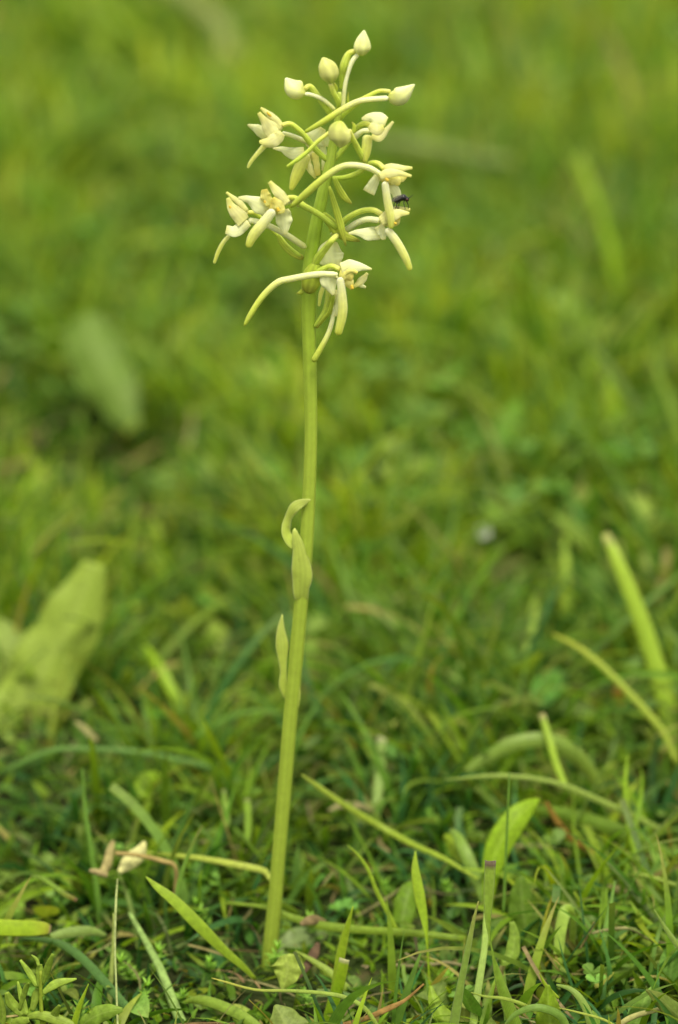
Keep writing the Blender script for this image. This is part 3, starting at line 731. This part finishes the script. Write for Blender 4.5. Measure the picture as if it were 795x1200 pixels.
dock = bpy.data.objects.new('dock_plant', None); COL.objects.link(dock)
tag(dock, 'broad pale green wavy dock leaves standing blurred at the left edge', 'plant')
hero('leaf', 'large upright leaf with crinkled right edge', None, [(-10, 885), (15, 843), (38, 808), (58, 775), (80, 738), (97, 700), (110, 659)], [30, 66, 78, 82, 76, 58, 26], (.25, .30), (0.20, 0.285, 0.08), mat='herb', root=dock, th=.03, cup=.05, fold=.06, ripple=.2, nsec=20, n=36)
hero('leaf', 'lower leaf cut by the left edge of the picture', None, [(40, 880), (30, 845), (20, 815), (14, 780), (0, 750), (-15, 730)], [20, 70, 90, 90, 60, 20], (.26, .30), (0.17, 0.25, 0.08), mat='herb', root=dock, th=.03, cup=.05, fold=.06, ripple=.3, nsec=20, n=36)
hero('leaf_stalk', None, None, [(62, 895), (60, 860), (66, 825), (80, 770)], [9, 8, 7, 4], (.24, .245), (0.28, 0.36, 0.12), mat='herb', root=dock, th=.9, fold=0)
leafh('large rounded leaf blurred in the left background', [(160, 505), (140, 470), (122, 435), (108, 400), (102, 368)], [12, 48, 70, 66, 28], (.75, .82), (0.10, 0.18, 0.055), name='plantain_leaf')
leafh('pale leaf blurred left of the stem near mid height', [(175, 690), (195, 668), (222, 655), (250, 650)], [10, 30, 36, 12], (.5, .55), (0.18, 0.28, 0.12))
leafh('pale rounded leaf blurred near the top of the tall right blade', [(740, 745), (720, 735), (700, 722), (690, 700)], [14, 40, 44, 10], (.35, .4), (0.17, 0.28, 0.09))

# stalks and litter
def stalk(name, label, cat, pts, w, Y, col, **k):
    return hero(name, label, cat, pts, w, Y, col, mat='straw', th=k.pop('th', 0.8), fold=0, **k)


stalk('dry_straw', 'pale dry stem arching dimly across the top left background', 'dry stem', [(180, -30), (215, -5), (255, 30), (272, 62), (285, 95), (330, 125)], [26, 26, 26, 24, 22, 14], (2.15, 1.95), (0.24, 0.23, 0.10))
stalk('dry_straw', 'faint dry stem lying level in the blur right of the flowers', 'dry stem', [(440, 165), (490, 172), (540, 182), (600, 192)], [14, 17, 17, 12], (1.45, 1.4), (0.24, 0.25, 0.11))
stalk('dry_straw', 'twisted thin brown stem in the lower right', 'dry stem', [(683, 1098), (705, 1091), (738, 1088), (760, 1100), (780, 1106), (800, 1109)], [3, 3.5, 4, 4, 3.5, 3], (-.03, -.02), (0.27, 0.21, 0.12))
stalk('dry_straw', 'short brown twig crossing the twisted stem', 'dry stem', [(680, 1112), (690, 1095), (697, 1081)], [2, 3, 3.5], -.03, (0.25, 0.17, 0.09))
stalk('dry_straw', 'pale straw lying at the bottom right corner', 'dry stem', [(716, 1212), (735, 1195), (760, 1186), (800, 1178)], [7, 7, 6, 5], (-.09, -.085), (0.42, 0.33, 0.17))
stalk('dry_straw', 'thin straw hanging upright at the lower left', 'dry stem', [(139, 1225), (137, 1170), (135, 1110), (136, 1060), (138, 1030)], [2.5, 2.5, 2.5, 3, 2], (-.09, -.03), (0.36, 0.34, 0.18))
stalk('dry_straw', 'reddish brown curled straw at the bottom edge in the middle', 'dry stem', [(395, 1203), (430, 1193), (455, 1182), (475, 1172), (497, 1153)], [5, 6, 7, 4, 2], (-.08, -.075), (0.33, 0.16, 0.07), th=.4)
stalk('dry_straw', 'ochre stem standing behind the thin straw at lower left', 'dry stem', [(127, 1200), (130, 1150), (133, 1110), (134, 1070)], [7, 6, 5, 3], (-.04, -.02), (0.30, 0.30, 0.10))
stalk('dry_straw', 'pale thick trailing stem at bottom left of the orchid', 'dry stem', [(222, 1225), (205, 1180), (190, 1140), (172, 1105), (152, 1070)], [13, 12, 10, 8, 5], (-.06, .0), (0.27, 0.33, 0.13))
stalk('dry_leaf', 'pale tan dead leaf lying at the right', 'dead leaf', [(713, 1038), (730, 1045), (750, 1052), (765, 1050)], [4, 11, 10, 3], (.03, .04), (0.42, 0.30, 0.19), th=.2)
stalk('dry_leaf', 'brown dead scrap lying behind the orchid stem to the right', 'dead leaf', [(385, 950), (400, 944), (420, 944), (438, 950)], [3, 7, 8, 3], (.10, .11), (0.36, 0.26, 0.17), th=.3)
stalk('dry_leaf', 'brown scrap of leaf near the foot of the stem', 'dead leaf', [(352, 1083), (366, 1078), (382, 1080)], [4, 12, 4], (-.01, .0), (0.25, 0.15, 0.10), th=.3)
stalk('dry_leaf', 'dark purple brown shrivelled leaf touching the heart leaf', 'dead leaf', [(345, 1150), (358, 1135), (368, 1118), (373, 1105)], [4, 9, 12, 5], (-.03, -.01), (0.12, 0.06, 0.05), th=.3)
stalk('dry_straw', 'tangle of brown straw in the lower middle', 'dry stem', [(455, 1130), (480, 1132), (505, 1131), (525, 1128), (560, 1136)], [3, 4, 4, 4, 3], (-.02, -.02), (0.28, 0.20, 0.14))
stalk('dry_straw', 'second brown straw over the tangle', 'dry stem', [(475, 1117), (492, 1127), (508, 1130)], [3, 3.5, 3], -.02, (0.33, 0.24, 0.17))
stalk('dry_leaf', 'orange brown curled dead blade in the right middle', 'dead leaf', [(640, 940), (655, 965), (672, 985), (700, 1002)], [5, 7, 7, 4], (.08, .08), (0.36, 0.17, 0.05), th=.2)
stalk('dry_leaf', 'rust coloured spot of dead leaf below the thin yellow blade', 'dead leaf', [(727, 800), (725, 815), (728, 832)], [8, 12, 6], .24, (0.42, 0.15, 0.03), th=.3)
stalk('dry_leaf', 'small pale dead scrap below the dock plant', 'dead leaf', [(88, 846), (100, 856), (114, 868)], [5, 9, 6], (.16, .16), (0.4, 0.3, 0.18), th=.3)

# wilted fallen flower
wf = bpy.data.objects.new('wilted_flower', None); COL.objects.link(wf)
tag(wf, 'wilted cream yellow flower with brown shrivelled petal caught in the grass at left', 'wilted flower')
hero('petal', 'cream yellow petal', None, [(140, 1022), (152, 1010), (163, 1000), (170, 986)], [6, 19, 18, 4], (.02, .03), (0.62, 0.60, 0.26), mat='straw', root=wf, th=.3, cup=.1)
hero('petal', 'brown curled petal', None, [(120, 1025), (126, 1012), (129, 998), (133, 985)], [9, 11, 10, 5], (.02, .03), (0.34, 0.29, 0.12), mat='straw', root=wf, th=.4)
hero('petal', 'brown curled petal', None, [(105, 1020), (114, 1022), (126, 1026)], [4, 8, 6], (.02, .02), (0.32, 0.26, 0.12), mat='straw', root=wf, th=.5)
hero('stalk', None, None, [(135, 1000), (160, 1002), (190, 1009), (206, 1018), (204, 1060)], [5, 5, 6, 5, 4], (.02, .02), (0.33, 0.25, 0.09), mat='straw', root=wf, th=.9, fold=0)

# a daisy-like white dot far back
ds = bpy.data.objects.new('white_daisy', None); COL.objects.link(ds)
tag(ds, 'tiny blurred white flower dot right of the stem in the background', 'flower')
for a in range(8):
    c, s_ = math.cos(a * math.pi / 4), math.sin(a * math.pi / 4)
    hero('petal', None, None, [(567, 624), (567 + 5 * c, 624 + 5 * s_), (567 + 9 * c, 624 + 9 * s_)], [3, 6, 3], .43, (0.9, 0.9, 0.88), mat='petal', root=ds, th=.2, n=8, nsec=6)
hero('stalk', None, None, [(570, 668), (569, 645), (567, 627)], [3, 3, 3], .445, MG, mat='herb', root=ds, th=.9, n=8, nsec=6, fold=0)

# leafy herb sprigs bottom left
sp = bpy.data.objects.new('herb_sprig', None); COL.objects.link(sp)
tag(sp, 'small bright leafy herb sprig with narrow leaves in the bottom left corner', 'herb')
sg = dict(mat='herb', root=sp, th=.06, cup=.05, fold=.1, n=14, nsec=10, ripple=.1)
hero('stalk', None, None, [(52, 1225), (49, 1190), (48, 1160), (48, 1138)], [5, 5, 4, 3], -.085, (0.25, 0.33, 0.07), **{**sg, 'th': .9, 'fold': 0, 'cup': 0})
for pts, w in [([(48, 1158), (47, 1140), (47, 1130)], [7, 10, 5]), ([(44, 1156), (36, 1142), (24, 1125)], [5, 8, 3]), ([(46, 1132), (43, 1124), (37, 1119)], [4, 4, 1.5]),
               ([(50, 1154), (56, 1135), (62, 1118)], [5, 9, 3]), ([(50, 1164), (66, 1153), (90, 1147)], [5, 11, 2]), ([(32, 1190), (26, 1170), (21, 1150)], [6, 8, 2]),
               ([(28, 1190), (14, 1176), (8, 1163)], [8, 13, 5]), ([(38, 1185), (42, 1168), (44, 1158)], [6, 10, 4]), ([(30, 1192), (50, 1190), (78, 1200), (90, 1207)], [6, 12, 14, 4]),
               ([(22, 1186), (30, 1160), (34, 1152)], [4, 7, 2]), ([(12, 1215), (20, 1200), (34, 1195)], [8, 14, 6]), ([(58, 1205), (64, 1190), (70, 1178)], [5, 10, 3]),
               ([(2, 1215), (3, 1185), (-2, 1160)], [5, 9, 2]), ([(60, 1212), (80, 1205), (98, 1203)], [6, 9, 3])]:
    q = random.uniform(.85, 1.15)
    hero('leaf', None, None, pts, w, (-.085, -.085 + random.uniform(-.006, .006)), (0.22 * q, 0.32 * q, 0.09 * q), **sg)
sc_ = leafh('scalloped round leaf at the bottom left beside the sprig', [(95, 1203), (108, 1193), (125, 1186), (144, 1183)], [10, 20, 19, 5], (-.08, -.08), (0.15, 0.25, 0.06), name='scalloped_leaf')


# ------------------------------------------------------------------ the sward (uncountable grass)
class Cloud:
    def __init__(s): s.V, s.F, s.C, s.T, s.S, s.o = [], [], [], [], [], 0

    def add(s, base, L, w, az, lean, curl, col, tip=None, segs=6, across=3, fold=0.15, roll=0.0, sway=0.0, prof='grass', cut=None, floor=True):
        N = len(L)
        t = np.linspace(0, 1, segs + 1)
        tm = (t[:-1] + t[1:]) / 2
        phi = lean[:, None] + curl[:, None] * tm ** 1.2
        a = az[:, None] + np.broadcast_to(sway, (N,))[:, None] * tm
        st = (L / segs)[:, None]
        dx = np.sin(phi) * np.cos(a) * st; dy = np.sin(phi) * np.sin(a) * st; dz = np.cos(phi) * st
        Z = np.zeros((N, 1))
        X = np.hstack([Z, np.cumsum(dx, 1)]) + base[:, 0:1]
        Y = np.hstack([Z, np.cumsum(dy, 1)]) + base[:, 1:2]
        H = np.hstack([Z, np.cumsum(dz, 1)]) + base[:, 2:3]
        if floor:
            H = np.maximum(H, gh(X, Y) + 0.002 + 0.004 * t)
        pp = np.stack([X, Y, H], 2)
        ph = np.hstack([phi[:, :1], phi]); aa = np.hstack([a[:, :1], a])
        side = np.stack([-np.sin(aa), np.cos(aa), 0 * aa], 2)
        nrm = np.stack([-np.cos(ph) * np.cos(aa), -np.cos(ph) * np.sin(aa), np.sin(ph)], 2)
        r = np.broadcast_to(roll, (N,))[:, None, None]
        wd = side * np.cos(r) + nrm * np.sin(r)
        nn = nrm * np.cos(r) - side * np.sin(r)
        if prof == 'grass':
            pf = np.minimum(1, 0.5 + 1.6 * t) * (1 - np.clip((t - 0.3) / 0.7, 0, 1) ** 1.8)
        elif prof == 'leaf':
            pf = np.sin(np.pi * np.clip(t, 0, 1) ** 0.75) ** 0.7
            pf[0] = 0.12
        else:
            pf = np.sin(np.pi * np.clip(t * 0.93 + .02, 0, 1) ** 1.6) ** 0.6     # obovate
            pf[0] = 0.1
        pf = np.broadcast_to(pf, (N, segs + 1)).copy()
        if cut is not None:
            pf[cut] = np.minimum(1, 0.5 + 1.6 * t)
        hw = (w[:, None] * pf / 2 + 0.00006)[:, :, None]
        if across == 3:
            rows = [pp + wd * hw + nn * hw * 2 * fold, pp, pp - wd * hw + nn * hw * 2 * fold]
            ss = [0, .5, 1]
        else:
            rows = [pp + wd * hw, pp - wd * hw]; ss = [0, 1]
        k = len(rows)
        VV = np.stack(rows, 2).reshape(-1, 3)
        idx = (np.arange(N)[:, None, None] * (segs + 1) + np.arange(segs)[None, :, None]) * k + np.arange(k - 1)[None, None, :]
        f = np.stack([idx, idx + 1, idx + k + 1, idx + k], -1).reshape(-1, 4) + s.o
        tip = col if tip is None else tip
        tt = np.clip((t - 0.5) / 0.5, 0, 1)[None, :, None] ** 1.5
        cc = col[:, None, :] * (1 - tt) + tip[:, None, :] * tt
        s.V.append(VV); s.F.append(f)
        s.C.append(np.repeat(cc.reshape(-1, 3), k, 0))
        s.T.append(np.repeat(np.broadcast_to(t, (N, segs + 1)).reshape(-1), k))
        s.S.append(np.tile(ss, N * (segs + 1)))
        s.o += len(VV)

    def build(s, name, mat, label, cat):
        V = np.concatenate(s.V).astype(np.float32); F = np.concatenate(s.F).astype(np.int32)
        me = bpy.data.meshes.new(name)
        me.vertices.add(len(V)); me.vertices.foreach_set('co', V.ravel())
        me.loops.add(F.size); me.loops.foreach_set('vertex_index', F.ravel())
        me.polygons.add(len(F)); me.polygons.foreach_set('loop_start', np.arange(len(F), dtype=np.int32) * 4)
        me.polygons.foreach_set('use_smooth', np.ones(len(F), bool))
        me.update(calc_edges=True)
        set_attrs(me, np.concatenate(s.T), np.concatenate(s.S), np.concatenate(s.C))
        me.materials.append(mat)
        o = bpy.data.objects.new(name, me); COL.objects.link(o)
        tag(o, label, cat, kind='stuff')
        print(name, len(F) * 2, 'tris')
        return o


U = rng.uniform
NR = rng.normal


def fbm(x, y, f, s=0.0):
    """smooth patch noise, about -1..1"""
    v = 0
    for i, (a, b, c) in enumerate([(1, .35, .1), (-.6, 1.1, 2.3), (1.7, 1.2, 4.1), (-1.9, 2.2, 1.7), (3.1, -2.3, .7)]):
        v = v + np.sin(f * (a * x + b * y) + c + s * (i + 1) * 1.7) / (1 + i * .35)
    return v / 2.4


def zone(n, y0, y1, edge=0.15, k=0.17):
    """n points spread evenly over the seen strip and a margin either side of it"""
    hw1 = edge + k * (y1 - CAM.y)
    out = np.zeros((0, 2))
    while len(out) < n:
        y = U(y0, y1, n * 2); x = U(-hw1, hw1, n * 2)
        m_ = np.abs(x) < edge + k * (y - CAM.y)
        out = np.vstack([out, np.stack([x + 0.075, y], 1)[m_]])
    return out[:n]


PAL = np.array([(0.26, 0.38, 0.018), (0.125, 0.25, 0.018), (0.034, 0.105, 0.014), (0.075, 0.21, 0.05), (0.20, 0.33, 0.045), (0.36, 0.32, 0.10), (0.38, 0.48, 0.02)])


def colours(p, fr, dead=0.03, dark=0.0):
    n = len(p)
    a = fbm(p[:, 0], p[:, 1], fr, 0.3) + NR(0, .35, n); b = fbm(p[:, 0], p[:, 1], fr * 1.7, 2.2) + NR(0, .35, n)
    i = np.where(a > .35, 0, np.where(a > -.25, 1, 2))
    i = np.where((b > .75), 4, i); i = np.where(b < -.7, 3, i)
    i = np.where(U(0, 1, n) < .05, 6, i)
    i = np.where(U(0, 1, n) < dead * (1 + 3 * (fbm(p[:, 0], p[:, 1], fr * .8, 5.) > .6)), 5, i)
    return PAL[i] * U(.75, 1.25, n)[:, None] * (1 + NR(0, .06, (n, 3))) * (1 - dark)


def grass(cl, n, y0, y1, Lr, wr, segs, across, fr, outer=False, tint=(1, 1, 1), per=12, spread=.02, dead=.03, leanr=(.05, .7), curlr=(.2, 1.6), low=None):
    """tufts of blades"""
    nt_ = max(1, n // per)
    tc = zone(nt_, y0, y1)
    if outer:                                              # the meadow to either side of the seen strip
        sg_ = np.sign(tc[:, 0] - .075)
        tc[:, 0] = .075 + sg_ * ((.15 + .17 * (tc[:, 1] - CAM.y)) + U(0, 1, nt_) * (.35 + .3 * (tc[:, 1] - CAM.y)))
    k = np.repeat(np.arange(nt_), per)
    n = len(k)
    p = tc[k] + NR(0, spread, (n, 2))
    hgt = np.clip(1 + .6 * fbm(p[:, 0], p[:, 1], fr * .9, 1.0), .35, 1.7)
    L = U(*Lr, n) * hgt * np.repeat(U(.7, 1.25, nt_), per)
    if low is not None:
        L = L * low(p[:, 0], p[:, 1])
    tufc = colours(tc, fr, 0)[k]
    col = (tufc * .6 + colours(p, fr, dead) * .4) * np.array(tint)
    ds_ = U(0, 1, n) < dead
    col[ds_] = PAL[5] * U(.5, 1.2, ds_.sum())[:, None]
    tip = col * np.array([1.25, 1.15, 1.1]); tb = U(0, 1, n) < .12; tip[tb] = PAL[5]
    az = np.arctan2(p[:, 1] - tc[k, 1], p[:, 0] - tc[k, 0]) + NR(0, .9, n)
    base = np.stack([p[:, 0], p[:, 1], gh(p[:, 0], p[:, 1]) - .001], 1)
    cut = U(0, 1, n) < .12
    w = U(*wr, n)
    tip[cut] = col[cut] * .8 + PAL[5] * .25
    cl.add(base, L, w, az, U(*leanr, n), U(*curlr, n), np.clip(col, .01, .5), np.clip(tip, .01, .5), segs, across, roll=NR(0, .5, n), sway=NR(0, .5, n), cut=cut)


def low(x, y):
    """the turf is nibbled short near and in front of the orchid's foot"""
    r = ((x - .0) / .05) ** 2 + ((y + .03) / .06) ** 2
    a = np.where(r < 1, .30, 1.0)
    for cx, cy, cr_, f_ in [(-.14, .2, .08, .3), (-.13, .09, .05, .7), (.017, .08, .03, .55), (.06, -.11, .02, .6), (.085, .08, .045, .55), (.075, .0, .04, .6), (-.15, .68, .13, .45), (.165, .14, .07, .5), (-.075, .0, .04, .6)]:
        a = np.where((x - cx) ** 2 + (y - cy) ** 2 < cr_ ** 2, a * f_, a)
    return a * np.interp(y, [-.25, -.03, .15], [.42, .62, 1.0]) * np.interp(x, [.02, .10], [1, 1.25])


near = Cloud()
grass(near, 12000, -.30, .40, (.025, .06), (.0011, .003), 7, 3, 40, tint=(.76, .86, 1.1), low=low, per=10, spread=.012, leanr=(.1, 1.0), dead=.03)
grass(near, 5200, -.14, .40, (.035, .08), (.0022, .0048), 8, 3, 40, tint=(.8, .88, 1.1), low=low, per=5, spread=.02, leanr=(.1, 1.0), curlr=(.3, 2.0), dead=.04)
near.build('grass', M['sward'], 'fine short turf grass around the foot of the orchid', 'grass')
midc = Cloud()
grass(midc, 20000, .35, 1.5, (.035, .075), (.002, .0045), 6, 3, 32, low=low, per=14, spread=.02, dead=.015)
grass(midc, 3500, .4, 1.5, (.05, .095), (.004, .0075), 6, 3, 32, low=low, per=5, spread=.02, dead=.006, leanr=(.05, .8))
midc.build('grass', M['sward'], 'softly blurred middle distance of tufted meadow grass', 'grass')
farc = Cloud()
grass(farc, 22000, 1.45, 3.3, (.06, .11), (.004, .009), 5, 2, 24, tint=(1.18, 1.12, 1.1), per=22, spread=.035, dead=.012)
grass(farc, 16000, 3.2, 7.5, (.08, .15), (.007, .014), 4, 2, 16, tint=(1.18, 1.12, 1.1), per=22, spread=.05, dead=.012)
grass(farc, 9000, -.3, 1.5, (.04, .08), (.002, .0045), 5, 2, 32, outer=True, per=14, spread=.03, dead=.02)
grass(farc, 14000, 1.4, 6.5, (.06, .12), (.005, .011), 4, 2, 20, outer=True, per=20, spread=.05, dead=.012)
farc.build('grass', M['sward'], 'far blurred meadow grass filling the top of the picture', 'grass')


# low herbs: trefoils, small ovate leaves, bedstraw whorls, dead thatch
def trefoils(cl, n, y0, y1, size, hmax, fr, k=3):
    p = zone(n, y0, y1)
    keep = fbm(p[:, 0], p[:, 1], fr, 3.1) > -.1
    p = p[keep]; n = len(p)
    h = U(.25, 1, n) * hmax * low(p[:, 0], p[:, 1])
    g_ = gh(p[:, 0], p[:, 1])
    az0 = U(0, 6.28, n)
    sz = U(*size, n)
    cl.add(np.stack([p[:, 0], p[:, 1], g_], 1), h, np.full(n, .0009), az0, U(0, .3, n), U(0, .3, n), np.tile(PAL[1], (n, 1)) * 1.0, None, 3, 2)
    top = np.stack([p[:, 0] + .15 * h * np.cos(az0), p[:, 1] + .15 * h * np.sin(az0), g_ + h * .97], 1)
    c0 = np.array([(.12, .25, .04)]) * U(.7, 1.4, n)[:, None] * (1 + NR(0, .1, (n, 3)))
    for i in range(k):
        cl.add(top, sz, sz * U(.7, .95, n), az0 + i * 2 * math.pi / k + NR(0, .15, n), U(.9, 1.5, n), U(-.2, .5, n), np.clip(c0, .01, .4), np.clip(c0 * 1.2, .01, .4), 5, 3, fold=.1, prof='obo', roll=NR(0, .2, n))


def ovates(cl, n, y0, y1, Lr, asp, fr, hz=.02, col=(.17, .28, .04), cond=-.2, lean=(.3, 1.4)):
    p = zone(n, y0, y1)
    p = p[fbm(p[:, 0], p[:, 1], fr, 6.0) > cond]; n = len(p)
    L = U(*Lr, n) * np.clip(low(p[:, 0], p[:, 1]), .5, 1)
    c0 = np.array([col]) * U(.6, 1.5, n)[:, None] * (1 + NR(0, .13, (n, 3)))
    cl.add(np.stack([p[:, 0], p[:, 1], gh(p[:, 0], p[:, 1]) + U(0, hz, n) * low(p[:, 0], p[:, 1])], 1), L, L * U(asp * .7, asp * 1.3, n), U(0, 6.28, n), U(*lean, n), U(0, .9, n),
           np.clip(c0, .01, .4), np.clip(c0 * 1.25, .01, .4), 6, 3, fold=.12, prof='leaf', roll=NR(0, .4, n))


def whorls(cl, n, y0, y1, fr, H=(.015, .035), k=6, lf=(.004, .008)):
    p = zone(n, y0, y1)
    p = p[fbm(p[:, 0], p[:, 1], fr, 9.0) > -.3]; n = len(p)
    h = U(*H, n) * np.clip(low(p[:, 0], p[:, 1]), .45, 1); az = U(0, 6.28, n); ln = U(.1, .7, n)
    g_ = gh(p[:, 0], p[:, 1])
    b = np.stack([p[:, 0], p[:, 1], g_], 1)
    c0 = np.array([(.15, .28, .035)]) * U(.6, 1.6, n)[:, None]
    cl.add(b, h, np.full(n, .0008), az, ln, np.zeros(n), c0, None, 2, 2)
    for q in (.35, .6, .8, 1.0):
        tp = b + np.stack([np.sin(ln) * np.cos(az), np.sin(ln) * np.sin(az), np.cos(ln)], 1) * (h * q)[:, None]
        s0 = U(*lf, n) * (1.15 - .5 * q); r0 = U(0, 6, n)
        for i in range(k):
            cl.add(tp, s0, s0 * .26, r0 + i * 6.283 / k, U(.8, 1.3, n) - .5 * (q == 1), U(0, .4, n), c0 * (1 + .3 * (q > .7)), None, 3, 2, prof='leaf')


herbs = Cloud()
trefoils(herbs, 600, -.28, .5, (.004, .008), .028, 10)
ovates(herbs, 1800, -.28, .5, (.008, .022), .45, 11)
ovates(herbs, 700, -.2, .5, (.02, .04), .42, 11, lean=(.3, 1.2))
whorls(herbs, 350, -.28, .45, 13)
herbs.build('ground_herbs', M['herb'], 'low clover and bedstraw leaves mixed into the near turf', 'low herbs')
herbs2 = Cloud()
trefoils(herbs2, 2500, .45, 2.0, (.007, .013), .05, 7)
ovates(herbs2, 3500, .45, 2.0, (.02, .05), .4, 6, hz=.03, col=(.19, .31, .045), cond=0)
ovates(herbs2, 3500, 2.0, 6.0, (.025, .055), .4, 3, hz=.05, col=(.19, .31, .045), cond=0)
herbs2.build('ground_herbs', M['herb'], 'blurred clover and broad leaves among the farther grass', 'low herbs')

thatch = Cloud()
for n_, y0, y1, Lr, wr in [(900, -.3, .45, (.01, .04), (.0006, .0018)), (1100, .45, 2.2, (.03, .07), (.0015, .004)), (1000, 2.2, 6, (.05, .1), (.004, .008))]:
    p = zone(n_, y0, y1)
    c0 = np.array([(.22, .19, .08)]) * U(.3, 1.25, n_)[:, None] * (1 + NR(0, .1, (n_, 3)))
    thatch.add(np.stack([p[:, 0], p[:, 1], gh(p[:, 0], p[:, 1]) + U(.002, .014, n_)], 1), U(*Lr, n_), U(*wr, n_), U(0, 6.28, n_), U(1.2, 1.6, n_), NR(0, .4, n_), np.clip(c0, .01, .5), None, 5, 2, roll=NR(0, .6, n_), sway=NR(0, .8, n_), cut=U(0, 1, n_) < .6)
thatch.build('dead_thatch', M['straw'], 'brown dead straw and leaf litter lying under the grass', 'litter')
